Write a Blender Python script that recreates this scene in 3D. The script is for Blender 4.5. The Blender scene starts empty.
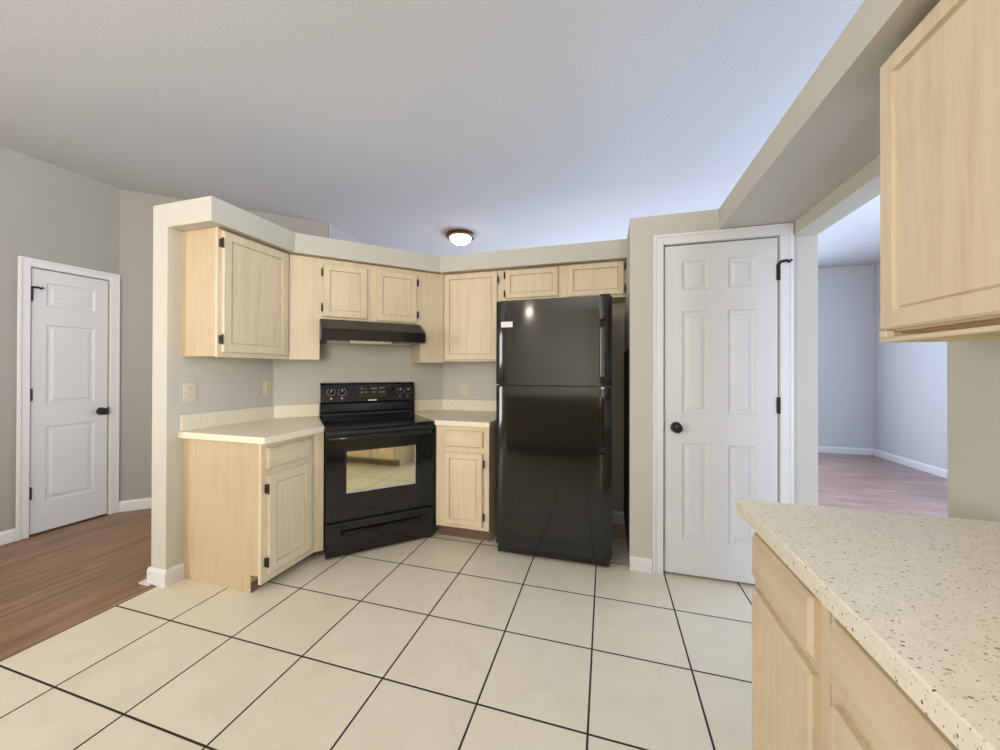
import bpy, bmesh, math, random
from mathutils import Matrix, Vector
random.seed(7)
SC = bpy.context.scene
COL = SC.collection
R = math.radians

# ------------------------------------------------------------------ camera
cam_d = bpy.data.cameras.new('camera')
cam_d.sensor_width = 36.0
cam_d.lens = 13.21
cam_d.shift_x = 0.001
cam_d.shift_y = -0.0062
cam_d.clip_start = 0.02
cam = bpy.data.objects.new('camera', cam_d)
COL.objects.link(cam)
cam.matrix_world = (Matrix.Translation((0, 0, 1.274)) @ Matrix.Rotation(R(16.25), 4, 'Z')
                    @ Matrix.Rotation(R(90.229), 4, 'X') @ Matrix.Rotation(R(0.14), 4, 'Z'))
SC.camera = cam

# ------------------------------------------------------------------ world, exposure
w = bpy.data.worlds.new('daylight')
SC.world = w
w.use_nodes = True
w.node_tree.nodes['Background'].inputs[0].default_value = (0.80, 0.90, 1.0, 1)
w.node_tree.nodes['Background'].inputs[1].default_value = 1.2
SC.view_settings.view_transform = 'Standard'
SC.view_settings.look = 'None'
SC.view_settings.gamma = 1.0
SC.view_settings.use_curve_mapping = False
SC.view_settings.exposure = 1.02


def daylight_fill(name, loc, rot, sx, sy, power, color):
    d = bpy.data.lights.new(name, 'AREA')
    d.shape = 'RECTANGLE'
    d.size, d.size_y = sx, sy
    d.energy = power
    d.color = color
    o = bpy.data.objects.new(name, d)
    COL.objects.link(o)
    o.location = loc
    o.rotation_euler = rot
    return o


# added area lamps imitating daylight from unseen windows, placed for their light
daylight_fill('rear_right_fill', (0.98, -3.2, 1.35), (R(90), 0, R(90)), 2.4, 2.0, 130, (1.0, 0.96, 0.90))  # added to light the left cabinet faces and partition
daylight_fill('rear_left_fill', (-4.36, -2.2, 1.45), (R(90), 0, R(-90)), 2.2, 1.6, 60, (1.0, 0.97, 0.92))
daylight_fill('side_room_daylight', (3.86, 3.1, 1.5), (R(90), 0, R(90)), 1.5, 1.7, 56, (0.60, 0.75, 1.0))
daylight_fill('side_room_near_fill', (1.75, -0.45, 1.35), (R(90), 0, 0), 1.0, 2.1, 22, (0.64, 0.78, 1.0))  # added before a solid wall to light the far wall and jamb
daylight_fill('far_room_fill', (0.3, 6.88, 1.5), (R(90), 0, R(180)), 4.2, 1.7, 100, (0.64, 0.77, 1.0))  # added before a solid wall to brighten the ceiling beyond the soffit

# ------------------------------------------------------------------ materials
def new_mat(name):
    m = bpy.data.materials.new(name)
    m.use_nodes = True
    nt = m.node_tree
    return m, nt, nt.nodes['Principled BSDF']


def N(nt, t, **kw):
    n = nt.nodes.new(t)
    for k, v in kw.items():
        if k in n.inputs:
            n.inputs[k].default_value = v
        else:
            setattr(n, k, v)
    return n


def obj_coord(nt, scale=(1, 1, 1), rot=(0, 0, 0)):
    tc = N(nt, 'ShaderNodeTexCoord')
    mp = N(nt, 'ShaderNodeMapping')
    mp.inputs['Scale'].default_value = scale
    mp.inputs['Rotation'].default_value = rot
    nt.links.new(tc.outputs['Object'], mp.inputs['Vector'])
    return mp.outputs['Vector']


def ramp(nt, fac, stops):
    r = N(nt, 'ShaderNodeValToRGB')
    e = r.color_ramp.elements
    while len(e) < len(stops):
        e.new(0.5)
    for i, (p, c) in enumerate(stops):
        e[i].position = p
        e[i].color = (*c, 1)
    nt.links.new(fac, r.inputs['Fac'])
    return r.outputs['Color']


def bump(nt, b, height, strength, dist):
    n = N(nt, 'ShaderNodeBump')
    n.inputs['Strength'].default_value = strength
    n.inputs['Distance'].default_value = dist
    nt.links.new(height, n.inputs['Height'])
    nt.links.new(n.outputs['Normal'], b.inputs['Normal'])


def plain(name, col, rough=0.5, metal=0.0, ior=1.5, noise=0.0):
    m, nt, b = new_mat(name)
    b.inputs['Base Color'].default_value = (*col, 1)
    b.inputs['Roughness'].default_value = rough
    b.inputs['Metallic'].default_value = metal
    b.inputs['IOR'].default_value = ior
    if noise:
        v = obj_coord(nt)
        n = N(nt, 'ShaderNodeTexNoise', Scale=6.0, Detail=3.0)
        nt.links.new(v, n.inputs['Vector'])
        c = ramp(nt, n.outputs['Fac'], [(0.3, tuple(x * (1 - noise) for x in col)), (0.7, tuple(min(1, x * (1 + noise)) for x in col))])
        nt.links.new(c, b.inputs['Base Color'])
    return m


def paint(name, col, scale=120, strength=0.15, dist=0.002, rough=0.75):
    m, nt, b = new_mat(name)
    b.inputs['Base Color'].default_value = (*col, 1)
    b.inputs['Roughness'].default_value = rough
    v = obj_coord(nt)
    n = N(nt, 'ShaderNodeTexNoise', Scale=scale, Detail=3.0)
    nt.links.new(v, n.inputs['Vector'])
    bump(nt, b, n.outputs['Fac'], strength, dist)
    return m


def wood(name, dark, light, rough=0.42, axis='Z'):
    m, nt, b = new_mat(name)
    b.inputs['Roughness'].default_value = rough
    sc = (26, 26, 1.6) if axis == 'Z' else (1.6, 26, 26)
    v = obj_coord(nt, sc)
    n = N(nt, 'ShaderNodeTexNoise', Scale=1.6, Detail=6.0, Roughness=0.6, Distortion=0.6)
    nt.links.new(v, n.inputs['Vector'])
    v2 = obj_coord(nt, (2.2, 2.2, 1.2))
    n2 = N(nt, 'ShaderNodeTexNoise', Scale=1.7, Detail=3.0)
    nt.links.new(v2, n2.inputs['Vector'])
    mx = N(nt, 'ShaderNodeMath', operation='MULTIPLY_ADD')
    nt.links.new(n2.outputs['Fac'], mx.inputs[0])
    mx.inputs[1].default_value = 0.9
    nt.links.new(n.outputs['Fac'], mx.inputs[2])
    c = ramp(nt, mx.outputs[0], [(0.62, dark), (1.18, light)])
    nt.links.new(c, b.inputs['Base Color'])
    bump(nt, b, n.outputs['Fac'], 0.08, 0.002)
    return m


def tile_mat():
    m, nt, b = new_mat('cream_floor_tile')
    tc = N(nt, 'ShaderNodeTexCoord')
    sp = N(nt, 'ShaderNodeSeparateXYZ')
    nt.links.new(tc.outputs['Object'], sp.inputs[0])

    def mth(op, a, bv=None):
        n = N(nt, 'ShaderNodeMath', operation=op)
        for i, x in enumerate((a, bv)):
            if x is None:
                continue
            if isinstance(x, (int, float)):
                n.inputs[i].default_value = x
            else:
                nt.links.new(x, n.inputs[i])
        return n.outputs[0]

    masks, cells = [], []
    for o, off, s in (('X', -0.060, 0.412), ('Y', 2.143, 0.408)):
        u = mth('DIVIDE', mth('SUBTRACT', sp.outputs[o], off - 20 * s), s)
        cells.append(mth('FLOOR', u))
        fr = mth('FRACT', u)
        d = mth('MINIMUM', fr, mth('SUBTRACT', 1.0, fr))
        masks.append(d)
    dmin = mth('MINIMUM', masks[0], masks[1])
    grout = mth('LESS_THAN', dmin, 0.0098)
    cmb = N(nt, 'ShaderNodeCombineXYZ')
    nt.links.new(cells[0], cmb.inputs[0])
    nt.links.new(cells[1], cmb.inputs[1])
    wn = N(nt, 'ShaderNodeTexWhiteNoise')
    nt.links.new(cmb.outputs[0], wn.inputs['Vector'])
    add = N(nt, 'ShaderNodeVectorMath', operation='MULTIPLY_ADD')
    nt.links.new(wn.outputs['Color'], add.inputs[0])
    add.inputs[1].default_value = (9, 9, 9)
    nt.links.new(tc.outputs['Object'], add.inputs[2])
    n = N(nt, 'ShaderNodeTexNoise', Scale=5.0, Detail=6.0, Roughness=0.62, Distortion=0.8)
    nt.links.new(add.outputs[0], n.inputs['Vector'])
    c = ramp(nt, n.outputs['Fac'], [(0.25, (0.715, 0.645, 0.50)), (0.50, (0.765, 0.70, 0.555)), (0.75, (0.795, 0.735, 0.59))])
    mix = N(nt, 'ShaderNodeMix', data_type='RGBA')
    nt.links.new(grout, mix.inputs['Factor'])
    nt.links.new(c, mix.inputs['A'])
    mix.inputs['B'].default_value = (0.030, 0.019, 0.015, 1)
    nt.links.new(mix.outputs['Result'], b.inputs['Base Color'])
    rg = mth('MULTIPLY_ADD', grout, 0.5)
    nt.nodes[-1].inputs[2].default_value = 0.38
    nt.links.new(rg, b.inputs['Roughness'])
    h = mth('MINIMUM', mth('MULTIPLY', dmin, 60.0), 1.0)
    bump(nt, b, h, 0.4, 0.003)
    return m


def plank_mat(name, cols, rot, rough=0.4):
    m, nt, b = new_mat(name)
    v = obj_coord(nt, (1, 1, 1), (0, 0, rot))
    br = N(nt, 'ShaderNodeTexBrick')
    br.offset = 0.37
    br.inputs['Color1'].default_value = (0, 0, 0, 1)
    br.inputs['Color2'].default_value = (1, 1, 1, 1)
    br.inputs['Mortar'].default_value = (0.5, 0.5, 0.5, 1)
    br.inputs['Scale'].default_value = 1.0
    br.inputs['Mortar Size'].default_value = 0.0007
    br.inputs['Brick Width'].default_value = 1.1
    br.inputs['Row Height'].default_value = 0.125
    nt.links.new(v, br.inputs['Vector'])
    add = N(nt, 'ShaderNodeVectorMath', operation='MULTIPLY_ADD')
    nt.links.new(br.outputs['Color'], add.inputs[0])
    add.inputs[1].default_value = (13, 13, 13)
    mp = N(nt, 'ShaderNodeMapping')
    mp.inputs['Scale'].default_value = (1.6, 17, 1)
    nt.links.new(v, mp.inputs['Vector'])
    nt.links.new(mp.outputs[0], add.inputs[2])
    n = N(nt, 'ShaderNodeTexNoise', Scale=1.3, Detail=6.0, Roughness=0.6, Distortion=0.5)
    nt.links.new(add.outputs[0], n.inputs['Vector'])
    f = N(nt, 'ShaderNodeMath', operation='MULTIPLY_ADD')
    nt.links.new(br.outputs['Color'], f.inputs[0])
    f.inputs[1].default_value = 0.07
    nt.links.new(n.outputs['Fac'], f.inputs[2])
    c = ramp(nt, f.outputs[0], [(0.32, cols[0]), (0.55, cols[1]), (0.82, cols[2])])
    dk = N(nt, 'ShaderNodeMix', data_type='RGBA', blend_type='MULTIPLY')
    nt.links.new(br.outputs['Fac'], dk.inputs['Factor'])
    nt.links.new(c, dk.inputs['A'])
    dk.inputs['B'].default_value = (0.45, 0.4, 0.38, 1)
    nt.links.new(dk.outputs['Result'], b.inputs['Base Color'])
    b.inputs['Roughness'].default_value = rough
    return m


def counter_mat(name, base, base2, fleck=True):
    m, nt, b = new_mat(name)
    b.inputs['Roughness'].default_value = 0.32
    v = obj_coord(nt)
    n = N(nt, 'ShaderNodeTexNoise', Scale=38.0, Detail=5.0, Roughness=0.7)
    nt.links.new(v, n.inputs['Vector'])
    c = ramp(nt, n.outputs['Fac'], [(0.35, base2), (0.62, base)])
    last = c
    for sc, th, keep, col, st in ((80, 0.24, 0.90, (0.20, 0.16, 0.11), (1, 1, 1)), (130, 0.28, 0.86, (0.40, 0.35, 0.27), (1, 1, 1)),
                              (52, 0.15, 0.78, (0.06, 0.05, 0.04), (1, 1, 1)), (190, 0.3, 0.80, (0.42, 0.36, 0.27), (1, 1, 1))):
        mp = N(nt, 'ShaderNodeMapping')
        mp.inputs['Scale'].default_value = (1.0, 1.7, 1.0)
        mp.inputs['Rotation'].default_value = (0, 0, 0.5 + sc)
        nt.links.new(v, mp.inputs['Vector'])
        vo = N(nt, 'ShaderNodeTexVoronoi', Scale=float(sc))
        nt.links.new(mp.outputs[0], vo.inputs['Vector'])
        lt = N(nt, 'ShaderNodeMath', operation='LESS_THAN')
        lt.inputs[1].default_value = th
        nt.links.new(vo.outputs['Distance'], lt.inputs[0])
        sr = N(nt, 'ShaderNodeSeparateColor')
        nt.links.new(vo.outputs['Color'], sr.inputs[0])
        g = N(nt, 'ShaderNodeMath', operation='GREATER_THAN')
        g.inputs[1].default_value = keep
        nt.links.new(sr.outputs[0], g.inputs[0])
        mu = N(nt, 'ShaderNodeMath', operation='MULTIPLY')
        nt.links.new(lt.outputs[0], mu.inputs[0])
        nt.links.new(g.outputs[0], mu.inputs[1])
        if not fleck:
            k = N(nt, 'ShaderNodeMath', operation='MULTIPLY')
            k.inputs[1].default_value = 0.3
            nt.links.new(mu.outputs[0], k.inputs[0])
            mu = k
        mix = N(nt, 'ShaderNodeMix', data_type='RGBA')
        nt.links.new(mu.outputs[0], mix.inputs['Factor'])
        nt.links.new(last, mix.inputs['A'])
        mix.inputs['B'].default_value = (*col, 1)
        last = mix.outputs['Result']
    nt.links.new(last, b.inputs['Base Color'])
    return m


def emit(name, col, strength):
    m, nt, b = new_mat(name)
    b.inputs['Base Color'].default_value = (0.8, 0.75, 0.6, 1)
    b.inputs['Emission Color'].default_value = (*col, 1)
    b.inputs['Emission Strength'].default_value = strength
    return m


M = dict(
    greige=paint('greige_wall_paint', (0.385, 0.372, 0.348)),
    cream=paint('cream_wall_paint', (0.59, 0.57, 0.50)),
    pale=paint('pale_grey_wall_paint', (0.60, 0.60, 0.60)),
    ceil=paint('textured_white_ceiling', (0.57, 0.575, 0.595), 55, 0.5, 0.006, 0.9),
    trim=paint('white_trim_paint', (0.78, 0.78, 0.785), 30, 0.03, 0.001, 0.4),
    door=paint('white_door_paint', (0.73, 0.73, 0.74), 30, 0.03, 0.001, 0.42),
    tile=tile_mat(),
    plank=plank_mat('brown_plank_floor', ((0.19, 0.095, 0.046), (0.31, 0.172, 0.09), (0.42, 0.25, 0.145)), R(90)),
    plank2=plank_mat('rosy_plank_floor', ((0.20, 0.115, 0.095), (0.33, 0.205, 0.17), (0.50, 0.36, 0.31)), 0.0, 0.3),
    maple=wood('whitewashed_maple', (0.62, 0.495, 0.325), (0.735, 0.615, 0.435)),
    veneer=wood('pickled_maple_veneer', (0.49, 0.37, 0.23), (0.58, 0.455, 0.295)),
    maple_h=wood('whitewashed_maple_rail', (0.62, 0.495, 0.325), (0.735, 0.615, 0.435), axis='X'),
    toe=plain('brown_toe_kick', (0.16, 0.095, 0.065), 0.6, noise=0.15),
    under=plain('raw_cabinet_underside', (0.42, 0.25, 0.11), 0.6, noise=0.12),
    lam=counter_mat('cream_speckled_laminate', (0.86, 0.80, 0.63), (0.81, 0.745, 0.565), False),
    quartz=counter_mat('cream_flecked_counter', (0.88, 0.835, 0.695), (0.82, 0.775, 0.63)),
    black=plain('glossy_black_enamel', (0.005, 0.005, 0.006), 0.08, ior=1.55),
    blackside=plain('satin_black_steel', (0.008, 0.008, 0.011), 0.3, ior=1.5),
    blackmat=plain('matt_black_plastic', (0.012, 0.012, 0.012), 0.5),
    bronze=plain('oil_rubbed_bronze', (0.018, 0.014, 0.012), 0.35, metal=0.3),
    fridge=plain('glossy_black_fridge', (0.006, 0.006, 0.006), 0.10, ior=1.58),
    glass=plain('black_ceramic_glass', (0.01, 0.01, 0.01), 0.08, ior=1.55),
    mirror=plain('reflective_oven_glass', (0.80, 0.76, 0.55), 0.05, metal=1.0),
    silver=plain('pale_silver', (0.62, 0.62, 0.60), 0.35, metal=0.3),
    white=plain('white_print', (0.80, 0.80, 0.78), 0.5),
    grey=plain('grey_print', (0.30, 0.30, 0.30), 0.5),
    faint=plain('faint_burner_print', (0.04, 0.04, 0.04), 0.25),
    ivory=plain('ivory_plastic', (0.72, 0.66, 0.48), 0.4),
    edge=plain('brown_edge_strip', (0.27, 0.17, 0.085), 0.5, noise=0.1),
    lens=plain('beige_lamp_lens', (0.42, 0.36, 0.24), 0.35),
    lamp=emit('lit_frosted_glass', (1.0, 0.74, 0.42), 10.0),
    lamp2=emit('bright_frosted_glass', (1.0, 0.88, 0.72), 75.0),
    fill_lamp=emit('fill_dome_glass', (1.0, 0.92, 0.80), 24.0),
    rim=plain('dark_bronze_rim', (0.10, 0.05, 0.025), 0.4, metal=0.5),
)

# ------------------------------------------------------------------ mesh helpers
def box(bm, x0, x1, y0, y1, z0, z1, bev=0.0, seg=2):
    mt = Matrix.Translation(((x0 + x1) / 2, (y0 + y1) / 2, (z0 + z1) / 2)) @ Matrix.Diagonal((x1 - x0, y1 - y0, z1 - z0, 1))
    r = bmesh.ops.create_cube(bm, size=1.0, matrix=mt)
    if bev:
        es = list({e for v in r['verts'] for e in v.link_edges})
        bmesh.ops.bevel(bm, geom=es, offset=bev, segments=seg, affect='EDGES', profile=0.5)
    return bm


def prism(bm, pts, z0, z1):
    a = [bm.verts.new((x, y, z0)) for x, y in pts]
    b = [bm.verts.new((x, y, z1)) for x, y in pts]
    n = len(pts)
    bm.faces.new(list(reversed(a)))
    bm.faces.new(b)
    for i in range(n):
        bm.faces.new((a[i], a[(i + 1) % n], b[(i + 1) % n], b[i]))
    return bm


def prism_x(bm, pts, x0, x1):
    """profile of (y, z) points swept along x"""
    a = [bm.verts.new((x0, y, z)) for y, z in pts]
    b = [bm.verts.new((x1, y, z)) for y, z in pts]
    n = len(pts)
    bm.faces.new(a)
    bm.faces.new(list(reversed(b)))
    for i in range(n):
        bm.faces.new((a[i], b[i], b[(i + 1) % n], a[(i + 1) % n]))
    return bm


def lathe(bm, prof, mat=Matrix.Identity(4), n=32):
    rings = []
    for r, z in prof:
        if r < 1e-6:
            rings.append([bm.verts.new(mat @ Vector((0, 0, z)))])
        else:
            rings.append([bm.verts.new(mat @ Vector((r * math.cos(2 * math.pi * k / n), r * math.sin(2 * math.pi * k / n), z))) for k in range(n)])
    for p, q in zip(rings, rings[1:]):
        for k in range(n):
            k2 = (k + 1) % n
            if len(p) == 1 and len(q) == 1:
                continue
            if len(p) == 1:
                bm.faces.new((p[0], q[k], q[k2]))
            elif len(q) == 1:
                bm.faces.new((p[k], q[0], p[k2]))
            else:
                bm.faces.new((p[k], q[k], q[k2], p[k2]))
    return bm


def tube(bm, pts, r, n=10):
    pts = [Vector(p) for p in pts]
    rings = []
    for i, p in enumerate(pts):
        t = (pts[min(i + 1, len(pts) - 1)] - pts[max(i - 1, 0)]).normalized()
        up = Vector((0, 0, 1)) if abs(t.z) < 0.9 else Vector((0, 1, 0))
        s = t.cross(up).normalized()
        u = s.cross(t).normalized()
        rings.append([bm.verts.new(p + r * (math.cos(2 * math.pi * k / n) * s + math.sin(2 * math.pi * k / n) * u)) for k in range(n)])
    for a, b in zip(rings, rings[1:]):
        for k in range(n):
            bm.faces.new((a[k], a[(k + 1) % n], b[(k + 1) % n], b[k]))
    bm.faces.new(rings[0])
    bm.faces.new(list(reversed(rings[-1])))
    return bm


def panel_slab(bm, x0, z0, w_, h_, yb, t, panels, rings, edge=0.004):
    """slab whose front (towards -y) carries sunk or raised panels; yb is its back"""
    yf = yb - t
    X0, X1, Z0, Z1 = x0 + edge, x0 + w_ - edge, z0 + edge, z0 + h_ - edge
    xs = sorted({X0, X1, *[p[0] for p in panels], *[p[2] for p in panels]})
    zs = sorted({Z0, Z1, *[p[1] for p in panels], *[p[3] for p in panels]})

    def quad(*vs):
        return bm.faces.new([bm.verts.new(v) for v in vs])
    for a, b in zip(xs, xs[1:]):
        for c, d in zip(zs, zs[1:]):
            mx, mz = (a + b) / 2, (c + d) / 2
            if any(p[0] < mx < p[2] and p[1] < mz < p[3] for p in panels):
                continue
            quad((a, yf, c), (b, yf, c), (b, yf, d), (a, yf, d))
    for p in panels:
        prev = (p[0], p[1], p[2], p[3], yf)
        for ins, dep in rings:
            cur = (p[0] + ins, p[1] + ins, p[2] - ins, p[3] - ins, yf + dep)
            A = [(prev[0], prev[4], prev[1]), (prev[2], prev[4], prev[1]), (prev[2], prev[4], prev[3]), (prev[0], prev[4], prev[3])]
            B = [(cur[0], cur[4], cur[1]), (cur[2], cur[4], cur[1]), (cur[2], cur[4], cur[3]), (cur[0], cur[4], cur[3])]
            for i in range(4):
                j = (i + 1) % 4
                quad(A[i], A[j], B[j], B[i])
            prev = cur
        quad((prev[0], prev[4], prev[1]), (prev[2], prev[4], prev[1]), (prev[2], prev[4], prev[3]), (prev[0], prev[4], prev[3]))
    F = [(X0, yf, Z0), (X1, yf, Z0), (X1, yf, Z1), (X0, yf, Z1)]
    G = [(x0, yf + edge, z0), (x0 + w_, yf + edge, z0), (x0 + w_, yf + edge, z0 + h_), (x0, yf + edge, z0 + h_)]
    H = [(a, yb, c) for a, _, c in G]
    for S, T in ((F, G), (G, H)):
        for i in range(4):
            j = (i + 1) % 4
            quad(S[i], T[i], T[j], S[j])
    quad(H[3], H[2], H[1], H[0])
    bmesh.ops.remove_doubles(bm, verts=bm.verts, dist=1e-5)
    return bm


def obj(name, bm, mat, parent=None, smooth=False, label=None):
    bmesh.ops.recalc_face_normals(bm, faces=bm.faces)
    me = bpy.data.meshes.new(name)
    bm.to_mesh(me)
    bm.free()
    me.materials.append(mat)
    if smooth:
        for p in me.polygons:
            p.use_smooth = True
        try:
            me.set_sharp_from_angle(angle=R(35))
        except Exception:
            pass
    o = bpy.data.objects.new(name, me)
    COL.objects.link(o)
    if parent:
        o.parent = parent
    if label:
        o['label'] = label
    return o


def BM():
    return bmesh.new()


def bx(*a, **k):
    return box(BM(), *a, **k)


def tag(o, label, cat, group=None):
    o['label'] = label
    o['category'] = cat
    if group:
        o['group'] = group
    return o


def thing(name, label, cat, loc=(0, 0, 0), rot=0.0, group=None):
    o = bpy.data.objects.new(name, None)
    o.empty_display_size = 0.1
    COL.objects.link(o)
    o.location = loc
    o.rotation_euler = (0, 0, R(rot))
    return tag(o, label, cat, group)


def struct(name, bm, mat, label=None, cat=None):
    o = obj(name, bm, mat)
    o['kind'] = 'structure'
    if label:
        tag(o, label, cat)
    return o


def stemp(name, loc, rot, label, cat):
    o = thing(name, label, cat, loc, rot)
    o['kind'] = 'structure'
    return o


# ------------------------------------------------------------------ key places
XL, YE = -2.485, 1.529            # inner face and near end of the left partition
XO = -2.608                       # its outer face
YB = 3.23                         # face of the back wall
ZS, ZT = 2.115, 2.255             # underside and top of the soffits
CZ = 2.89                         # ceiling
XR = 1.034                        # face of the right wall
YP = 2.503                        # face of the pantry wall
XP = 0.148                        # its left edge
S = math.sqrt(0.5)
ST0 = (-1.792, 2.018)             # front left corner of the range
LWA = 88.143                      # heading of the left wall
def LW(t, off=0.0):               # along the left wall, off = out into the room
    a = R(LWA)
    return (-4.256 + t * math.cos(a) + off * math.sin(a), t * math.sin(a) - off * math.cos(a))

# ------------------------------------------------------------------ floors, ceiling
struct('floor', prism(BM(), [(-2.535, -5.5), (XR + 0.12, -5.5), (XR + 0.12, 3.30), (-2.535, 3.30)], -0.08, 0.0), M['tile'],
       'cream square floor tiles with dark grout in the kitchen', 'floor')
struct('floor_hall', prism(BM(), [(-5.1, -5.5), (-2.535, -5.5), (-2.535, 3.30), (XR + 0.12, 3.30), (XR + 0.12, 7.1), (-5.1, 7.1)], -0.08, -0.002), M['plank'],
       'brown wood plank floor in the hall on the left', 'floor')
struct('floor_side', prism(BM(), [(XR + 0.12, -0.5), (4.4, -0.5), (4.4, 7.1), (XR + 0.12, 7.1)], -0.08, -0.002), M['plank2'],
       'rosy wood plank floor of the room beyond the right opening', 'floor')
struct('ceiling', bx(-5.1, 4.5, -5.7, 7.2, CZ, CZ + 0.12), M['ceil'], 'white textured ceiling over the kitchen and rooms beyond', 'ceiling')

# ------------------------------------------------------------------ walls
# left wall with the narrow door
DL0, DL1, DLH = 1.677, 2.137, 2.055
def wall_run(p, q, th, z0, z1):
    p, q = Vector(p), Vector(q)
    d = (q - p).normalized()
    n = Vector((-d.y, d.x)) * th
    return prism(BM(), [tuple(p), tuple(q), tuple(q + n), tuple(p + n)], z0, z1)
bm = BM()
for a, b, z0, z1 in ((-5.6, -3.3, 0, CZ), (-3.3, -1.1, 0, 0.65), (-3.3, -1.1, 2.25, CZ), (-1.1, DL0, 0, CZ), (DL0, DL1, DLH, CZ), (DL1, 2.2, 0, CZ)):
    p, q, r_, s_ = LW(a), LW(b), LW(b, -0.12), LW(a, -0.12)
    prism(bm, [p, q, r_, s_], z0, z1)
struct('wall_left', bm, M['greige'], 'greige wall on the far left holding the narrow white door', 'wall')
c0 = LW(2.2)
struct('wall_diagonal', wall_run(c0, (-2.942, 3.351), 0.12, 0, CZ), M['greige'], 'greige angled hall wall running behind the partition', 'wall')
struct('wall_hall', bx(-3.062, -2.942, 3.36, 6.93, 0, CZ), M['greige'], 'greige hall wall seen above the soffit', 'wall')
struct('wall_far', bx(-3.06, 4.45, 6.93, 7.05, 0, CZ), M['pale'], 'pale grey far wall of the room beyond the opening', 'wall')
# right wall of the side room with a high recess
bm = BM()
SX = 3.90
box(bm, SX, SX + 0.12, -0.5, 2.3, 0, CZ)
box(bm, SX, SX + 0.12, 2.3, 3.9, 0, 0.65)
box(bm, SX, SX + 0.12, 2.3, 3.9, 2.35, CZ)
box(bm, SX, SX + 0.12, 3.9, 6.93, 0, 2.10)
box(bm, SX, SX + 0.12, 6.87, 6.93, 2.10, CZ)
box(bm, SX + 0.40, SX + 0.50, 3.9, 6.93, 2.10, CZ)
box(bm, SX + 0.12, SX + 0.50, 3.9, 6.93, 2.02, 2.10)
struct('wall_side', bm, M['pale'], 'pale grey side wall with a high recess beyond the opening', 'wall')
struct('wall_side_near', bx(XR + 0.12, 4.4, -0.62, -0.5, 0, CZ), M['pale'])
# partition, angled corner, back wall (all stop short of the ceiling)
struct('wall_partition', prism(BM(), [(XO, YE), (XL, YE), (XL, 2.246), (XO, 2.297)], 0, ZT), M['cream'],
       'cream partition end wall left of the cabinets', 'wall')
struct('wall_corner', prism(BM(), [(XL, 2.246), (-1.501, YB), (-1.552, YB + 0.12), (XO, 2.297)], 0, ZT), M['cream'],
       'cream angled wall behind the black range', 'wall')
struct('wall_back', prism(BM(), [(-1.501, YB), (XP, YB), (XP, YB + 0.12), (-1.552, YB + 0.12)], 0, ZT), M['cream'],
       'cream back wall behind the refrigerator', 'wall')
# pantry
PD0, PD1, PDH = 0.346, 0.969, 2.062
bm = BM()
box(bm, XP, PD0, YP, YP + 0.11, 0, ZT)
box(bm, PD1, XR + 0.12, YP, YP + 0.11, 0, ZT)
box(bm, PD0, PD1, YP, YP + 0.11, PDH, ZT)
box(bm, XP, XP + 0.10, YP + 0.11, YB + 0.12, 0, ZT)
box(bm, XR + 0.02, XR + 0.12, YP + 0.11, YB + 0.12, 0, ZT)
box(bm, XP + 0.10, XR + 0.02, YB, YB + 0.12, 0, ZT)
struct('wall_pantry', bm, M['cream'], 'cream pantry wall around the six panel door', 'wall')
# right wall, header over the opening, deep soffit over the counter
YW = 1.508
bm = BM()
box(bm, XR, XR + 0.12, -5.5, -4.4, 0, ZT)
box(bm, XR, XR + 0.12, -2.0, YW, 0, ZT)
box(bm, XR, XR + 0.12, -4.4, -2.0, 0, 0.35)
struct('wall_right', bm, M['cream'], 'cream wall behind the right hand counter', 'wall')
bm = BM()
for y in (-4.4, -3.2, -2.05):
    box(bm, XR + 0.04, XR + 0.08, y, y + 0.05, 0.35, ZT)
struct('window_1', bm, M['trim'])
struct('wall_header', bx(XR, XR + 0.12, YW, YP, 2.050, ZT), M['cream'], 'cream header over the opening on the right', 'wall')
struct('wall_soffit_right', bx(0.655, XR, -1.60, YP, 2.127, ZT), M['cream'], 'cream boxed soffit over the right counter', 'soffit')
struct('wall_soffit_left', prism(BM(), [(XL, YE), (-2.137, YE), (-2.137, 2.109), (-1.371, 2.882), (XP, 2.882), (XP, YB), (-1.501, YB), (XL, 2.246)], ZS, ZT), M['cream'],
       'cream soffit wrapping above the wall cabinets', 'soffit')
# back of the great room behind the camera
struct('wall_rear', bx(-4.75, XR + 0.12, -5.62, -5.5, 0, CZ), M['cream'])
struct('wall_upper_right', bx(XR, XR + 0.12, -5.5, -1.60, ZT, CZ), M['cream'])

bm = BM()
prism(bm, [LW(1.55, -0.60), LW(2.25, -0.60), LW(2.25, -0.66), LW(1.55, -0.66)], 0, CZ)
prism(bm, [LW(1.55, -0.12), LW(1.61, -0.12), LW(1.61, -0.60), LW(1.55, -0.60)], 0, CZ)
prism(bm, [LW(2.20, -0.12), LW(2.25, -0.12), LW(2.25, -0.60), LW(2.20, -0.60)], 0, CZ)
prism(bm, [LW(1.61, -0.12), LW(2.20, -0.12), LW(2.20, -0.60), LW(1.61, -0.60)], 2.3, 2.36)
struct('wall_closet', bm, M['greige'])
struct('wall_pantry_top', bx(XP + 0.10, XR + 0.02, YP + 0.11, YB, ZT - 0.06, ZT), M['cream'])

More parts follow.
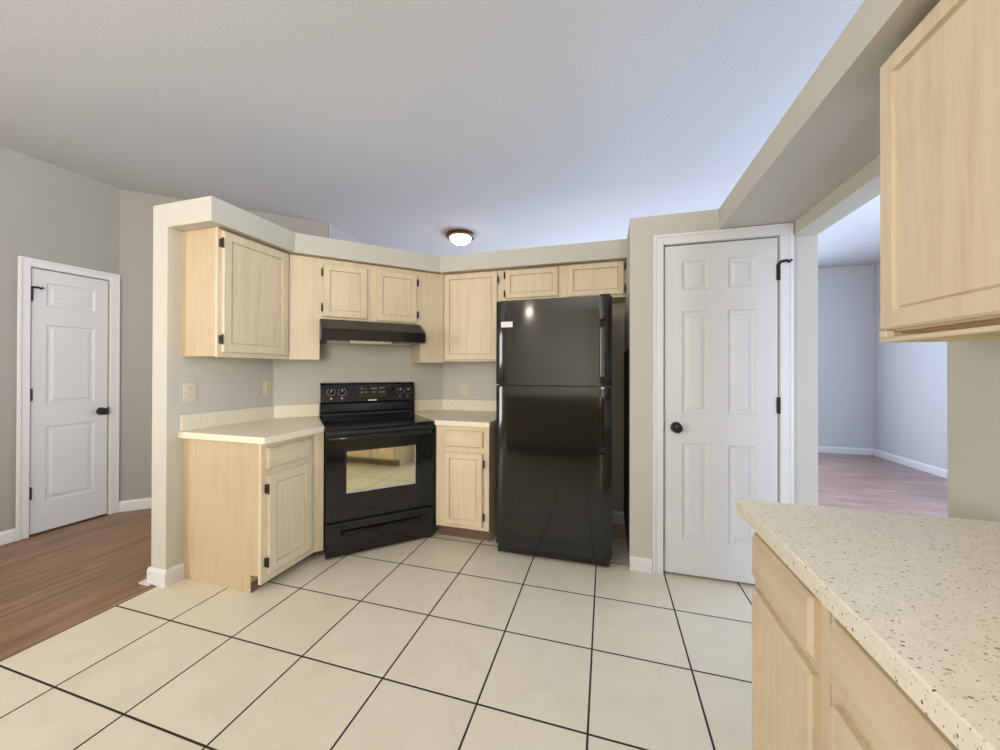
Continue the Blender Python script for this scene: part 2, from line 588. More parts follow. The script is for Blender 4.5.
# ------------------------------------------------------------------ baseboards
def baseboard(name, p, q, h=0.095, t=0.014, z=0.0):
    """along p->q, standing out to the right hand side of the run"""
    p, q = Vector(p), Vector(q)
    d = (q - p).normalized()
    n = Vector((d.y, -d.x))
    L = (q - p).length
    bm = prism_x(BM(), [(0, z), (-t, z), (-t, h * 0.8), (-t * 0.55, h * 0.93), (-t * 0.3, h), (0, h)], 0, L)
    a = math.atan2(d.y, d.x)
    bm.transform(Matrix.Translation((p.x, p.y, 0)) @ Matrix.Rotation(a, 4, 'Z'))
    o = struct(name, bm, M['trim'])
    return o
baseboard('baseboard_left', LW(-1.1), LW(1.618))
baseboard('baseboard_left.001', LW(2.19), LW(2.2))
baseboard('baseboard_diagonal', c0, (-2.942, 3.351))
baseboard('baseboard_partition', (XO - 0.014, YE), (XL + 0.014, YE))
baseboard('baseboard_partition.001', (XL, YE), (XL, 1.618))
baseboard('baseboard_pantry', (XP, YP), (0.281, YP), 0.085)
baseboard('baseboard_back', (-0.81, YB), (XP, YB))
baseboard('baseboard_far', (XR + 0.12, 6.93), (3.90, 6.93), 0.10)
baseboard('baseboard_side', (3.90, 6.91), (3.90, 3.9), 0.10)
struct('trim_1', prism(BM(), [(XO - 0.055, YE - 0.03), (XO + 0.03, YE - 0.03), (XO + 0.03, YE - 0.0145), (XO - 0.0145, YE - 0.0145), (XO - 0.055, YE + 0.03)], 0, 0.010), M['trim'],
       'small white floor trim block at the partition foot', 'trim')

# ------------------------------------------------------------------ doors
def casing(parent, x0, x1, h, w_, name='casing'):
    t = 0.016
    bm = BM()
    for a, b, c, d in ((x0 - w_, x0, 0, h + w_), (x1, x1 + w_, 0, h + w_), (x0, x1, h, h + w_)):
        box(bm, a, b, -t, 0, c, d, 0.003, 1)
    # thicker outer back band
    o_ = 0.018
    for a, b, c, d in ((x0 - w_, x0 - w_ + o_, 0, h + w_), (x1 + w_ - o_, x1 + w_, 0, h + w_), (x0 - w_ + o_, x1 + w_ - o_, h + w_ - o_, h + w_)):
        box(bm, a, b, -t - 0.006, -t, c, d, 0.002, 1)
    obj(name, bm, M['trim'], parent)
    jb = BM()
    box(jb, x0, x0 + 0.0015, 0, 0.09, 0, h)
    box(jb, x1 - 0.0015, x1, 0, 0.09, 0, h)
    box(jb, x0 + 0.0015, x1 - 0.0015, 0, 0.09, h - 0.0015, h)
    obj('jamb', jb, M['trim'], parent)


def door_hinge(parent, x, z, hook=0, side=1):
    bm = BM()
    lathe(bm, [(0, -0.048), (0.0075, -0.048), (0.0075, 0.048), (0, 0.048)], Matrix.Translation((x, -0.006, z)), 12)
    box(bm, x - 0.012, x + 0.012, -0.004, -0.001, z - 0.046, z + 0.046)
    h = obj('hinge', bm, M['bronze'], parent)
    if hook:
        b2 = BM()
        tube(b2, [(x, -0.008, z + 0.046), (x + 0.002 * side, -0.02, z + 0.056), (x + 0.028 * side, -0.03, z + 0.058), (x + 0.040 * side, -0.03, z + 0.050), (x + 0.052 * side, -0.026, z + 0.060)], 0.008, 8)
        obj('hinge_pin_stop', b2, M['bronze'], h)


def knob(parent, x, z, yf):
    mt = Matrix.Translation((x, yf, z)) @ Matrix.Rotation(R(90), 4, 'X')
    bm = lathe(BM(), [(0, 0.0), (0.032, 0.0), (0.033, 0.004), (0.028, 0.009), (0.012, 0.012), (0.011, 0.03), (0.020, 0.036), (0.029, 0.046), (0.030, 0.056), (0.024, 0.064), (0.010, 0.067), (0, 0.067)], mt, 28)
    obj('door_knob', bm, M['bronze'], parent, True, 'round dark bronze knob')


RINGS6 = [(0.008, 0.009), (0.022, 0.0095), (0.040, 0.003)]
# pantry door
d2 = stemp('door_2', (0, YP, 0), 0, 'white six panel pantry door right of the refrigerator', 'door')
casing(d2, PD0, PD1, PDH, 0.062)
pn = []
for a, b in ((0.107 + 0.348, 0.252 + 0.348), (0.358 + 0.348, 0.503 + 0.348)):
    pn += [(a, 0.225, b, 0.825), (a, 1.01, b, 1.642), (a, 1.775, b, 1.956)]
obj('door_slab', panel_slab(BM(), PD0 + 0.0075, 0.014, PD1 - PD0 - 0.015, PDH - 0.014 - 0.008, 0.040, 0.036, pn, RINGS6, 0.002), M['door'], d2)
knob(d2, 0.348 + 0.071, 0.922, 0.004)
obj('latch_plate', bx(PD0 + 0.001, PD0 + 0.006, -0.0005, 0.012, 0.89, 0.955), M['bronze'], d2)
for z, hk in ((1.849, 1), (1.074, 0), (0.30, 0)):
    door_hinge(d2, PD1 - 0.004, z, hk, 1)
# narrow door in the left wall
d1 = stemp('door_1', (-4.256, 0, 0), LWA, 'narrow white three panel door in the left hall wall', 'door')
casing(d1, DL0, DL1, DLH, 0.062)
obj('door_slab', panel_slab(BM(), DL0 + 0.0075, 0.012, DL1 - DL0 - 0.015, DLH - 0.02, 0.040, 0.036,
    [(1.765, 0.24, 2.045, 0.827), (1.765, 1.00, 2.045, 1.62), (1.765, 1.765, 2.045, 1.95)], RINGS6, 0.002), M['door'], d1)
knob(d1, 2.086, 0.912, 0.004)
obj('latch_plate', bx(DL1 - 0.006, DL1 - 0.001, -0.0005, 0.012, 0.88, 0.945), M['bronze'], d1)
for z, hk in ((1.842, 1), (1.078, 0), (0.327, 0)):
    door_hinge(d1, DL0 + 0.004, z, hk, 1)

# ------------------------------------------------------------------ cabinets
def cab_hinge(parent, x, z):
    bm = BM()
    box(bm, x - 0.0045, x + 0.0045, -0.022, 0.0, z - 0.025, z + 0.025, 0.002, 2)
    lathe(bm, [(0, -0.03), (0.004, -0.03), (0.004, 0.03), (0, 0.03)], Matrix.Translation((x, -0.024, z)), 10)
    obj('hinge', bm, M['bronze'], parent)


def cab_door(parent, x0, x1, z0, z1, hinge=None, rail=0.050, yb=0.0):
    bm = panel_slab(BM(), x0, z0, x1 - x0, z1 - z0, yb, 0.020, [(x0 + rail, z0 + rail, x1 - rail, z1 - rail)],
                    [(0.0025, 0.012), (0.0062, 0.014), (0.0105, 0.008)], 0.006)
    d = obj('door', bm, M['maple'], parent)
    if hinge:
        hx = x0 - 0.008 if hinge == 'L' else x1 + 0.008
        h = z1 - z0
        m = min(0.075, h * 0.17)
        for z in (z1 - m, z0 + m):
            cab_hinge(d, hx, z)
    return d


def cab_drawer(parent, x0, x1, z0, z1):
    bm = panel_slab(BM(), x0, z0, x1 - x0, z1 - z0, 0.0, 0.020, [], [], 0.008)
    return obj('drawer', bm, M['maple_h'], parent)


def face_frame(bm, x0, x1, z0, z1, holes, t=0.019, y0=0.0):
    """face frame boards around rectangular holes (x0,z0,x1,z1)"""
    xs = sorted({x0, x1, *[h[0] for h in holes], *[h[2] for h in holes]})
    zs = sorted({z0, z1, *[h[1] for h in holes], *[h[3] for h in holes]})
    for a, b in zip(xs, xs[1:]):
        for c, d in zip(zs, zs[1:]):
            if not any(h[0] <= a and b <= h[2] and h[1] <= c and d <= h[3] for h in holes):
                box(bm, a, b, y0, y0 + t, c, d)
    bmesh.ops.remove_doubles(bm, verts=bm.verts, dist=1e-5)


CT = 0.857    # underside of the worktops

# base cabinet on the left run (faces +x)
bl = thing('base_cabinet', 'pale maple base cabinet under the left counter, end panel showing', 'cabinet', (-1.872, 1.619, 0), 90, 'kitchen base cabinets')
DB = -XL - 1.872  # depth to the wall
DPT = 0.612
bm = BM()
# carcass polygon in local axes: x along the front, y back to the wall
prism(bm, [(0.0, 0.0195), (0.400, 0.0195), (0.4460, -0.0265), (0.4485, -0.0265), (0.830, 0.355), (0.622, 0.560), (0.622, DPT), (0.0, DPT)], 0.10, CT)
prism(bm, [(0.0, 0.075), (0.394, 0.075), (0.394, DPT), (0.0, DPT)], 0.0, 0.10)
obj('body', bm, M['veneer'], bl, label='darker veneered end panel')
bm = BM()
face_frame(bm, 0.0, 0.394, 0.055, CT, [])
obj('face_frame', bm, M['maple'], bl)
# angled filler strip beside the range
bm = prism(BM(), [(0.394, 0.0), (0.434, -0.040), (0.4465, -0.0275), (0.4002, 0.0188), (0.394, 0.0188)], 0.055, CT)
obj('filler_strip', bm, M['maple'], bl)
obj('toe_kick', prism(BM(), [(0.0, 0.069), (0.425, 0.069), (0.468, 0.026), (0.472, 0.030), (0.4275, 0.0745), (0.0, 0.0745)], 0.0, 0.0545), M['toe'], bl, label='brown recessed toe kick')
cab_drawer(bl, 0.028, 0.357, 0.706, 0.826)
cab_door(bl, 0.034, 0.361, 0.098, 0.668, 'L')

# base cabinet right of the range (faces -y)
br = thing('base_cabinet', 'narrow pale maple base cabinet between the range and refrigerator', 'cabinet', (-1.229, 2.546, 0), 0, 'kitchen base cabinets')
DPR = YB - 2.546
bm = BM()
prism(bm, [(0.0, 0.019), (0.413, 0.019), (0.413, DPR), (-0.24, DPR), (-0.24, 0.285), (0.012, 0.030)], 0.10, CT)
prism(bm, [(0.0, 0.075), (0.413, 0.075), (0.413, DPR), (0.0, DPR)], 0.0, 0.10)
obj('body', bm, M['maple'], br)
bm = BM()
face_frame(bm, -0.006, 0.413, 0.10, CT, [])
obj('face_frame', bm, M['maple'], br)
obj('toe_kick', bx(0.0, 0.413, 0.066, 0.0745, 0, 0.0995), M['toe'], br, label='brown recessed toe kick')
cab_drawer(br, 0.066, 0.369, 0.705, 0.827)
cab_door(br, 0.063, 0.368, 0.127, 0.664, 'R', 0.042)

# wall cabinets
UZ0, UZ1 = 1.349, 2.113
ul = thing('wall_cabinet', 'tall pale maple wall cabinet on the left partition with one door', 'cabinet', (-2.190, 1.603, 0), 90, 'kitchen wall cabinets')
DU = -XL - 2.190
bm = BM()
# body includes the angled return that meets the hood cabinet
prism(bm, [(0.0, 0.0195), (0.509, 0.0195), (0.509, DU), (0.0, DU)], UZ0 + 0.004, UZ1)
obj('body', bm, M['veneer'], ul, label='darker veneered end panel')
bm = BM()
face_frame(bm, 0.0, 0.509, UZ0, UZ1, [])
obj('face_frame', bm, M['maple'], ul)
cab_door(ul, 0.021, 0.488, 1.377, 2.098, 'L')
ang = thing('corner_filler_cabinet', 'blank pale maple panel at the angle left of the range hood', 'cabinet', (-2.190, 2.112, 0), 45)
bm = bx(0.0005, 0.197, 0.0, 0.019, UZ0, UZ1)
obj('face_panel', bm, M['maple'], ang)
obj('bottom_panel', prism(BM(), [(0.02, 0.0195), (0.1795, 0.0195), (0.1795, 0.298), (0.02, 0.298)], UZ0 + 0.004, UZ0 + 0.020), M['maple'], ang)
obj('side_panel', bx(0.180, 0.197, 0.0195, 0.30, UZ0, UZ1), M['maple'], ang)

hc = thing('wall_cabinet', 'short pale maple wall cabinet with two doors above the range hood', 'cabinet', (-2.190, 2.112, 0), 45, 'kitchen wall cabinets')
bm = BM()
box(bm, 0.198, 0.962, 0.0195, 0.300, 1.655, UZ1)
obj('body', bm, M['maple'], hc)
bm = BM()
face_frame(bm, 0.1975, 0.962, 1.655, UZ1, [])
obj('face_frame', bm, M['maple'], hc)
cab_door(hc, 0.219, 0.535, 1.672, 2.071, 'L', 0.046)
cab_door(hc, 0.603, 0.930, 1.667, 2.074, 'R', 0.046)

ang2 = thing('corner_filler_cabinet', 'blank pale maple panel at the angle right of the range hood', 'cabinet', (-2.190, 2.112, 0), 45)
obj('face_panel', bx(0.963, 1.171, 0.0, 0.019, 1.338, UZ1), M['maple'], ang2)
obj('side_panel', bx(0.963, 0.980, 0.0195, 0.300, 1.338, UZ1), M['maple'], ang2)

ur = thing('wall_cabinet', 'tall pale maple wall cabinet on the back wall, beside the refrigerator top', 'cabinet', (-1.386, 2.942, 0), 0, 'kitchen wall cabinets')
DR = YB - 2.942
bm = BM()
box(bm, 0.040, 0.553, 0.0195, DR, UZ0 + 0.004, UZ1)
obj('body', bm, M['maple'], ur)
bm = BM()
face_frame(bm, 0.0275, 0.553, UZ0, UZ1, [])
obj('face_frame', bm, M['maple'], ur)
cab_door(ur, 0.036, 0.516, 1.361, 2.103, 'R', 0.046)
ff = thing('wall_cabinet', 'short pale maple wall cabinet with two doors over the refrigerator', 'cabinet', (-1.386, 2.942, 0), 0, 'kitchen wall cabinets')
bm = BM()
box(bm, 0.554, 1.533, 0.0195, DR, 1.835, UZ1)
obj('body', bm, M['maple'], ff)
bm = BM()
face_frame(bm, 0.554, 1.533, 1.835, UZ1, [])
obj('face_frame', bm, M['maple'], ff)
cab_door(ff, 0.586, 1.020, 1.866, 2.098, 'L', 0.040)
cab_door(ff, 1.097, 1.518, 1.852, 2.105, 'R', 0.040)

obj('top_strip', bx(0.0, 0.509, -0.014, -0.0003, 2.106, 2.1135), M['edge'], ul, label='brown strip under the soffit')
obj('top_strip', bx(0.1975, 0.962, -0.014, -0.0003, 2.106, 2.1135), M['edge'], hc, label='brown strip under the soffit')
obj('top_strip', bx(0.0275, 0.553, -0.014, -0.0003, 2.106, 2.1135), M['edge'], ur, label='brown strip under the soffit')
obj('top_strip', bx(0.554, 1.533, -0.014, -0.0003, 2.106, 2.1135), M['edge'], ff, label='brown strip under the soffit')
obj('top_strip', bx(0.0005, 0.197, -0.014, -0.0003, 2.106, 2.1135), M['edge'], ang, label='brown strip under the soffit')
obj('top_strip', bx(0.963, 1.135, -0.014, -0.0003, 2.106, 2.1135), M['edge'], ang2, label='brown strip under the soffit')
# ------------------------------------------------------------------ worktops
def slab(name, pts, z0, z1, mat, parent, bev=0.005):
    bm = prism(BM(), pts, z0, z1)
    es = [e for e in bm.edges if abs(e.verts[0].co.z - e.verts[1].co.z) < 1e-6]
    bmesh.ops.bevel(bm, geom=es, offset=bev, segments=2, affect='EDGES', profile=0.5)
    return obj(name, bm, mat, parent)

P = lambda t, u=0.0: (ST0[0] + S * t + S * u, ST0[1] + S * t - S * u)   # range frame: t along its front, u out of it
cl = thing('countertop', 'cream countertop left of the range on the partition wall', 'countertop', (0, 0, 0))
q0, q1 = P(-0.004, -0.02), P(-0.004, -0.648)
slab('worktop', [(XL + 0.001, 1.590), (-1.814, 1.590), (-1.814, 2.000), q0, q1, (XL + 0.001, 2.246)], CT + 0.001, 0.897, M['lam'], cl)
slab('backsplash', [(XL + 0.001, 1.600), (XL + 0.020, 1.600), (XL + 0.020, 2.240), P(-0.004, -0.628), q1, (XL + 0.001, 2.247)], 0.8975, 0.997, M['lam'], cl, 0.003)
cr = thing('countertop', 'cream countertop between the range and the refrigerator', 'countertop', (0, 0, 0))
r0, r1 = P(0.764, -0.02), P(0.764, -0.648)
slab('worktop', [r0, (-1.238, 2.521), (-0.806, 2.521), (-0.806, YB - 0.001), (-1.500, YB - 0.001), r1], CT + 0.001, 0.897, M['lam'], cr)
slab('backsplash', [P(0.764, -0.628), (-1.492, YB - 0.020), (-0.806, YB - 0.020), (-0.806, YB - 0.001), (-1.500, YB - 0.001), r1], 0.8975, 0.997, M['lam'], cr, 0.003)

# ------------------------------------------------------------------ range hood
hd = thing('range_hood', 'black under cabinet range hood above the black range', 'range hood', (-2.190, 2.112, 0), 45)
bm = prism_x(BM(), [(0.300, 1.654), (-0.022, 1.654), (-0.060, 1.640), (-0.178, 1.572), (-0.178, 1.500), (-0.165, 1.492), (0.300, 1.492)], 0.199, 0.952)
obj('canopy', bm, M['blackside'], hd)
obj('front_lip', bx(0.1985, 0.9525, -0.186, -0.1785, 1.494, 1.566, 0.003, 2), M['black'], hd)
obj('lamp_lens', bx(0.39, 0.69, -0.175, 0.02, 1.468, 1.4915, 0.006, 2), M['lens'], hd, label='beige lamp lens')
obj('filter', bx(0.25, 0.90, 0.03, 0.28, 1.486, 1.4915), M['silver'], hd)

# ------------------------------------------------------------------ electric range
rg = thing('electric_range', 'black freestanding electric range set across the kitchen corner', 'range', (ST0[0], ST0[1], 0), 45)
Wd = 0.758
obj('body', bx(0.004, Wd - 0.004, 0.024, 0.60, 0.03, 0.858), M['blackside'], rg)
for x in (0.04, Wd - 0.07):
    for y in (0.06, 0.55):
        obj('levelling_foot', lathe(BM(), [(0, 0), (0.016, 0), (0.016, 0.03), (0, 0.03)], Matrix.Translation((x, y, 0)), 12), M['blackmat'], rg)
# cooktop with raised rim
obj('cooktop', bx(0.0, Wd, 0.0, 0.545, 0.8585, 0.885, 0.008, 3), M['black'], rg)
obj('glass_top', bx(0.03, Wd - 0.03, 0.03, 0.53, 0.8851, 0.8862), M['glass'], rg)
for x, y, r_ in ((0.20, 0.16, 0.105), (0.56, 0.16, 0.08), (0.20, 0.39, 0.08), (0.56, 0.39, 0.105)):
    obj('burner_ring', lathe(BM(), [(r_ - 0.0015, 0), (r_ + 0.0015, 0), (r_ + 0.0015, 0.0003), (r_ - 0.0015, 0.0003)], Matrix.Translation((x, y, 0.8864)), 40), M['faint'], rg)
# vent strip under the cooktop lip
vs = obj('vent_strip', bx(0.006, Wd - 0.006, 0.004, 0.0238, 0.832, 0.8575), M['blackmat'], rg)
for a, b in ((0.05, 0.175), (0.20, 0.27), (0.30, 0.37), (0.47, 0.565), (0.59, 0.70)):
    obj('vent_slot', bx(a, b, 0.001, 0.0038, 0.840, 0.852, 0.001, 1), M['faint'], vs)
# oven door
dr = obj('oven_door', panel_slab(BM(), 0.003, 0.245, Wd - 0.006, 0.582, 0.0235, 0.0235, [(0.118, 0.425, 0.622, 0.730)],
     [(0.006, 0.002), (0.012, 0.004)], 0.006), M['black'], rg)
wn = obj('oven_window', bx(0.135, 0.605, -0.0006, 0.0034, 0.440, 0.716), M['mirror'], dr, label='mirror-like oven window')
tr = BM()
box(tr, 0.606, 0.611, -0.003, 0.003, 0.432, 0.718)
box(tr, 0.135, 0.606, -0.003, 0.003, 0.432, 0.4385)
obj('window_edge_highlight', tr, M['silver'], wn)  # pale strips on two edges imitate a bevel highlight
# bowed bar handle
hb = BM()
pts = []
for k in range(17):
    u = k / 16
    x = 0.03 + u * (Wd - 0.06)
    e = math.sin(math.pi * u) ** 0.5
    pts.append((x, -0.006 - 0.046 * e, 0.815 - 0.006 * (1 - e)))
tube(hb, pts, 0.0125, 12)
hb.transform(Matrix.Translation((0, 0, 0.815)) @ Matrix.Diagonal((1, 1, 1.25, 1)) @ Matrix.Translation((0, 0, -0.815)))
obj('handle', hb, M['black'], dr, True)
# storage drawer with a sunk grip
dw = obj('storage_drawer', panel_slab(BM(), 0.003, 0.012, Wd - 0.006, 0.224, 0.0235, 0.0235, [(0.10, 0.150, 0.665, 0.186)],
     [(0.003, 0.004), (0.010, 0.012)], 0.005), M['black'], rg)
gr = BM()
tube(gr, [(0.104, -0.001, 0.176), (0.125, -0.005, 0.166), (0.38, -0.007, 0.163), (0.64, -0.005, 0.166), (0.661, -0.001, 0.176)], 0.0055, 8)
obj('grip', gr, M['black'], dw, True)
# back guard
bg = obj('back_guard', prism_x(BM(), [(0.635, 0.86), (0.5455, 0.86), (0.5455, 0.905), (0.552, 0.920), (0.545, 0.935), (0.560, 0.995), (0.556, 1.004),
    (0.551, 1.012), (0.556, 1.09), (0.568, 1.150), (0.580, 1.164), (0.600, 1.168), (0.635, 1.168)], 0.0, Wd), M['black'], rg)
# control panel: slight tilt handled by local frame
tilt = Matrix.Translation((0, 0.5535, 1.088)) @ Matrix.Rotation(R(-7.0), 4, 'X')
def on_panel(bm):
    bm.transform(tilt)
    return bm
obj('display_panel', on_panel(bx(0.275, 0.510, -0.0035, 0.004, -0.052, 0.048, 0.002, 1)), M['glass'], bg)
for x, z, a in ((0.30, 0.028, 0.016), (0.33, 0.028, 0.016), (0.30, -0.004, 0.020), (0.335, -0.004, 0.018), (0.382, 0.026, 0.05), (0.395, -0.004, 0.024), (0.455, 0.030, 0.022), (0.482, 0.030, 0.014), (0.452, -0.006, 0.02), (0.482, -0.006, 0.018)):
    obj('button_label', on_panel(bx(x, x + a, -0.0045, -0.0036, z, z + 0.006)), M['grey'], bg)
obj('badge', on_panel(bx(0.360, 0.428, -0.0085, -0.001, -0.074, -0.064)), M['white'], bg, label='small pale maker badge')
for x, ms in ((0.078, 0), (0.158, 0), (0.626, 1), (0.695, 1)):
    mt = Matrix.Translation((x, -0.001, 0.008)) @ Matrix.Rotation(R(90), 4, 'X')
    kb = lathe(BM(), [(0, 0), (0.024, 0), (0.024, 0.006), (0.019, 0.010), (0.017, 0.026), (0.012, 0.029), (0, 0.029)], mt, 28)
    k = obj('knob', on_panel(kb), M['blackmat'], bg, True)
    ib = bx(x - 0.002, x + 0.002, -0.0312, -0.0285, 0.008, 0.024)
    obj('pointer', on_panel(ib), M['white'], k)
    tb = BM()
    for q in range(11):
        th = R(-225 + 27 * q)
        cx_, cz_ = x + 0.031 * math.cos(th), 0.008 + 0.031 * math.sin(th)
        box(tb, cx_ - 0.0021, cx_ + 0.0021, -0.0085, -0.001, cz_ - 0.0021, cz_ + 0.0021)
    box(tb, x - 0.006, x + 0.006, -0.0048, -0.001, -0.052, -0.042)
    obj('dial_marks', on_panel(tb), M['white'] if not ms else M['grey'], bg)

# ------------------------------------------------------------------ refrigerator
fr = thing('refrigerator', 'tall glossy black top-freezer refrigerator left of the pantry door', 'refrigerator', (-0.737, 2.438, 0), 0)
FW, FH = 0.774, 1.755
obj('body', bx(0.006, FW - 0.006, 0.072, 0.735, 0.03, FH - 0.012, 0.006, 2), M['blackside'], fr)


def bowed_door(z0, z1, bow=0.014):
    """door whose front bows out and whose vertical edges are rounded"""
    bm = BM()
    prof = []
    n = 28
    er = 0.010
    for k in range(n + 1):
        u = -1 + 2 * k / n
        x = FW / 2 + u * FW / 2
        e = FW / 2 * (1 - abs(u))
        y = -bow * (1 - u * u) + 0.014
        if e < er:
            y += er - math.sqrt(max(0, er * er - (er - e) ** 2))
        prof.append((x, y))
    pts = prof + [(FW, 0.068), (0, 0.068)]
    prism(bm, pts, z0, z1)
    es = [e for e in bm.edges if abs(e.verts[0].co.z - e.verts[1].co.z) < 1e-6 and min(v.co.y for v in e.verts) < 0.06 and max(v.co.y for v in e.verts) < 0.067]
    bmesh.ops.bevel(bm, geom=es, offset=0.007, segments=3, affect='EDGES', profile=0.5)
    return bm


d_up = obj('freezer_door', bowed_door(1.176, FH), M['fridge'], fr, True)
d_lo = obj('fridge_door', bowed_door(0.066, 1.166), M['fridge'], fr, True)
def fr_handle(z0, z1, flip):
    bm = BM()
    x = 0.715
    zs = (z0, z0 + 0.02, z0 + 0.06, z1 - 0.05, z1) if not flip else (z1, z1 - 0.02, z1 - 0.06, z0 + 0.05, z0)
    ys = (0.0, -0.028, -0.040, -0.040, -0.030)
    a = []
    prof = list(zip(ys, zs))
    inner = [(y + 0.016, z) for y, z in prof]
    inner[0] = (0.012, zs[0])
    prism_x(bm, prof + inner[::-1], x - 0.012, x + 0.016)
    es = [e for e in bm.edges if abs(e.verts[0].co.x - e.verts[1].co.x) < 1e-6]
    bmesh.ops.bevel(bm, geom=es, offset=0.004, segments=2, affect='EDGES', profile=0.5)
    # stand-off at the end near the split
    zz = z1 - 0.012 if flip is False else z0 + 0.012
    box(bm, x - 0.010, x + 0.014, -0.028, 0.006, zz - 0.012, zz + 0.012)
    return bm
obj('handle', fr_handle(1.186, 1.607, True), M['black'], d_up)
obj('handle', fr_handle(0.735, 1.156, False), M['black'], d_lo)
obj('label_sticker', bx(0.040, 0.121, 0.0015, 0.0085, 1.570, 1.608), M['white'], d_up, label='small blank white sticker')
kg = obj('kick_grille', bx(0.012, FW - 0.012, 0.022, 0.0715, 0.014, 0.058, 0.004, 2), M['blackmat'], fr)
sl = BM()
for k in range(4):
    box(sl, 0.06, FW - 0.06, 0.020, 0.0225, 0.020 + k * 0.009, 0.024 + k * 0.009)
obj('grille_slats', sl, M['blackside'], kg)
for x in (0.05, FW - 0.06):
    ft = lathe(BM(), [(0, 0), (0.017, 0), (0.019, 0.006), (0.010, 0.010), (0.010, 0.029), (0, 0.029)], Matrix.Translation((x, 0.10, 0)), 16)
    obj('levelling_foot', ft, M['silver'], fr)
obj('hinge_cover', bx(FW - 0.075, FW - 0.012, 0.02, 0.12, FH + 0.0005, FH + 0.014, 0.004, 2), M['blackmat'], fr)
# thin black sheet added where the alcove side reads black
tag(obj('alcove_strip', bx(XP - 0.006, XP - 0.001, 2.52, 3.20, 0.10, 1.42), M['blackmat']),
    'tall thin black strip along the alcove side beside the refrigerator', 'panel')

# ------------------------------------------------------------------ outlets
def outlet(loc, rot, label):
    o = thing('wall_outlet', label, 'outlet', loc, rot, 'kitchen wall outlets')
    obj('cover_plate', bx(-0.036, 0.036, -0.006, 0, -0.058, 0.058, 0.003, 2), M['ivory'], o)
    for z in (0.020, -0.020):
        s = obj('socket', bx(-0.017, 0.017, -0.0085, -0.0062, z - 0.014, z + 0.014, 0.001, 1), M['ivory'], o)
        b = BM()
        box(b, -0.008, -0.005, -0.0092, -0.0086, z - 0.004, z + 0.006)
        box(b, 0.005, 0.008, -0.0092, -0.0086, z - 0.004, z + 0.006)
        box(b, -0.002, 0.002, -0.0092, -0.0086, z - 0.010, z - 0.006)
        obj('slot', b, M['grey'], s)
outlet((XL, 1.529 + 0.122, 1.134), 90, 'ivory outlet near the end of the left partition wall')
outlet((XL, 1.529 + 0.668, 1.134), 90, 'ivory outlet on the left wall near the angled corner')
outlet((-1.386 + 0.104, YB, 1.098), 0, 'ivory outlet on the back wall between the range and refrigerator')

# ------------------------------------------------------------------ right run
def pen_base(x0, x1, label, hinge, ndoors=1):
    t = thing('base_cabinet', label, 'cabinet', (0.405, 1.200 - x0, 0), -90, 'kitchen base cabinets')
    W_ = x1 - x0
    dp = XR - 0.405 - 0.001
    bm = BM()
    box(bm, 0.0005, W_ - 0.0005, 0.0195, dp, 0.10, CT)
    box(bm, 0.0005, W_ - 0.0005, 0.075, dp, 0.0, 0.10)
    obj('body', bm, M['maple'], t)
    bm = BM()
    face_frame(bm, 0.0005, W_ - 0.0005, 0.10, CT, [])
    obj('face_frame', bm, M['maple'], t)
    obj('toe_kick', bx(0.0005, W_ - 0.0005, 0.066, 0.0745, 0, 0.0995), M['toe'], t, label='brown recessed toe kick')
    w1 = (W_ - 0.03 * 2 - 0.05 * (ndoors - 1)) / ndoors
    for k in range(ndoors):
        a = 0.03 + k * (w1 + 0.05)
        cab_drawer(t, a, a + w1, 0.709, 0.828)
        cab_door(t, a, a + w1, 0.115, 0.676, None, 0.045)
    return t
pen_base(0.0, 0.362, 'pale maple base cabinet at the far end of the right flecked counter', 'R')
pen_base(0.366, 0.86, 'pale maple base cabinet nearest the camera under the right flecked counter', 'R')
pen_base(0.862, 1.70, 'wide pale maple base cabinet on the right run, beside the camera', 'R', 2)
cp = thing('countertop', 'cream dark-flecked countertop in the right foreground', 'countertop', (0, 0, 0))
slab('worktop', [(0.371, -1.20), (XR - 0.001, -1.20), (XR - 0.001, 1.240), (0.371, 1.240)], CT + 0.001, 0.897, M['quartz'], cp, 0.003)

def right_upper(y_far, doors, label):
    t = thing('wall_cabinet', label, 'cabinet', (0.714, y_far, 0), -90, 'kitchen wall cabinets')
    W_ = doors[-1][1] + 0.012
    dp = XR - 0.714 - 0.001
    bm = BM()
    box(bm, 0.014, W_, 0.0195, dp, 1.377, 2.100)
    obj('body', bm, M['maple'], t)
    bm = BM()
    face_frame(bm, 0.014, W_, 1.377, 2.100, [])
    obj('face_frame', bm, M['maple'], t)
    obj('underside', bx(0.024, W_ - 0.01, 0.0195, dp - 0.01, 1.371, 1.3765), M['under'], t, label='raw brown underside')
    lb = BM()
    box(lb, 0.009, W_, -0.020, -0.0005, 1.349, 1.360, 0.002, 1)
    box(lb, 0.009, 0.035, -0.020, -0.0005, 1.3605, 1.379, 0.002, 1)
    box(lb, 0.014, 0.023, 0.0, dp, 1.349, 1.3765)
    obj('light_rail', lb, M['maple_h'], t)
    for a, b in doors:
        cab_door(t, a, b, 1.381, 2.081, None, 0.046)
    return t
right_upper(1.224, [(0.009, 0.47), (0.49, 0.95)], 'pale maple wall cabinet hanging over the right counter, close up')

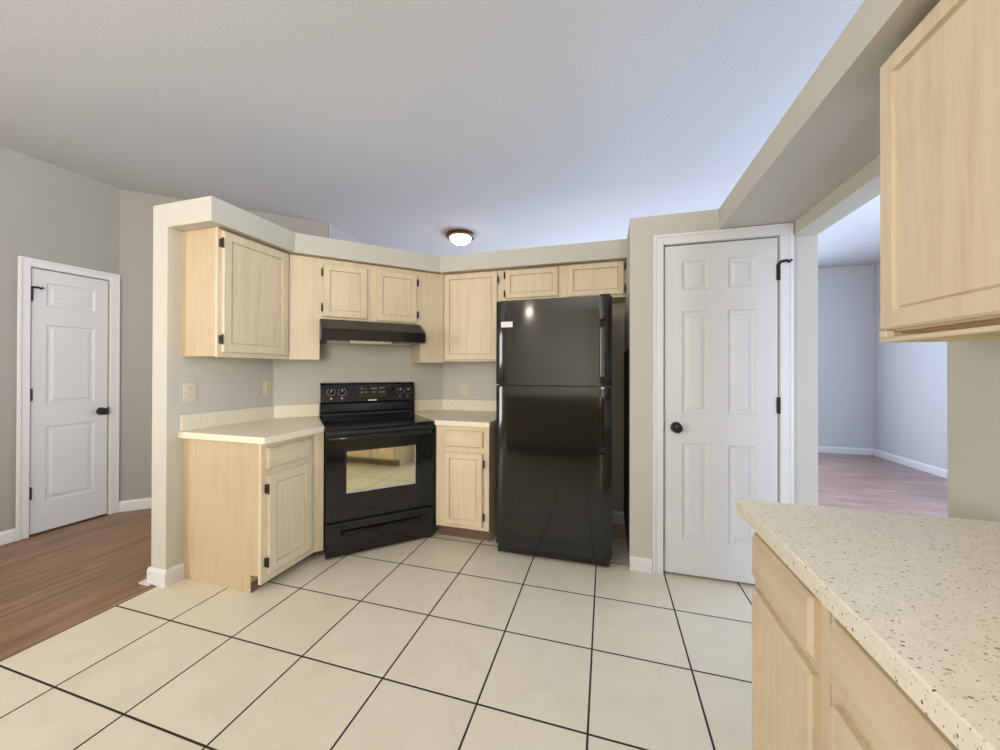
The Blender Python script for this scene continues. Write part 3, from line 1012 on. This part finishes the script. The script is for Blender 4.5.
# cabinets of the counter behind the camera, seen only in reflections
def rear_base(x, label):
    t = thing('base_cabinet', label, 'cabinet', (x, -0.62, 0), 180, 'base cabinets facing the range')
    bm = BM()
    box(bm, 0.0005, 0.7795, 0.0195, 0.60, 0.10, CT)
    box(bm, 0.0005, 0.7795, 0.075, 0.60, 0.0, 0.10)
    obj('body', bm, M['maple'], t)
    bm = BM()
    face_frame(bm, 0.0005, 0.7795, 0.10, CT, [])
    obj('face_frame', bm, M['maple'], t)
    obj('toe_kick', bx(0.0005, 0.7795, 0.066, 0.0745, 0, 0.0995), M['toe'], t)
    for a in (0.03, 0.41):
        cab_drawer(t, a, a + 0.34, 0.709, 0.828)
        cab_door(t, a, a + 0.34, 0.115, 0.676, None, 0.045)
rear_base(0.36, 'pale maple base cabinet facing the range, reflected in the black appliances')
rear_base(-0.42, 'pale maple base cabinet facing the range, reflected in the black appliances')
rear_base(-1.20, 'pale maple base cabinet facing the range, reflected in the black appliances')
rc = thing('countertop', 'cream countertop behind the viewer, facing the range', 'countertop', (0, 0, 0))
slab('worktop', [(-2.01, -1.24), (0.36, -1.24), (0.36, -0.585), (-2.01, -0.585)], CT + 0.001, 0.897, M['quartz'], rc, 0.003)

# ------------------------------------------------------------------ ceiling lamps
def dome_lamp(x, y, label, glass):
    t = thing('ceiling_light', label, 'ceiling light', (x, y, CZ), 0)
    obj('rim', lathe(BM(), [(0, 0), (0.150, 0), (0.172, -0.012), (0.178, -0.028), (0.160, -0.046), (0.130, -0.050), (0.130, -0.03), (0, -0.03)]), M['rim'], t, True, 'dark bronze rim')
    pr_ = [(0.128, -0.034)]
    for k in range(1, 9):
        a = R(90 * k / 9)
        pr_.append((0.128 * math.cos(a), -0.036 - 0.088 * math.sin(a)))
    pr_.append((0, -0.124))
    obj('glass_shade', lathe(BM(), pr_), M[glass], t, True, 'lit frosted glass bowl')
    obj('finial', lathe(BM(), [(0, -0.1245), (0.010, -0.126), (0.012, -0.134), (0.006, -0.142), (0, -0.144)], n=16), M['rim'], t, True)
dome_lamp(-1.66, 4.05, 'lit dome ceiling light with bronze rim beyond the soffit', 'lamp')
dome_lamp(-0.7, -0.5, 'added unseen dome light above the viewer, brightening the kitchen', 'fill_lamp')  # unseen dome added to throw more light down on tiles and counters
dome_lamp(-2.4, -4.6, 'lit dome ceiling light behind the viewer, reflected in the refrigerator', 'lamp2')
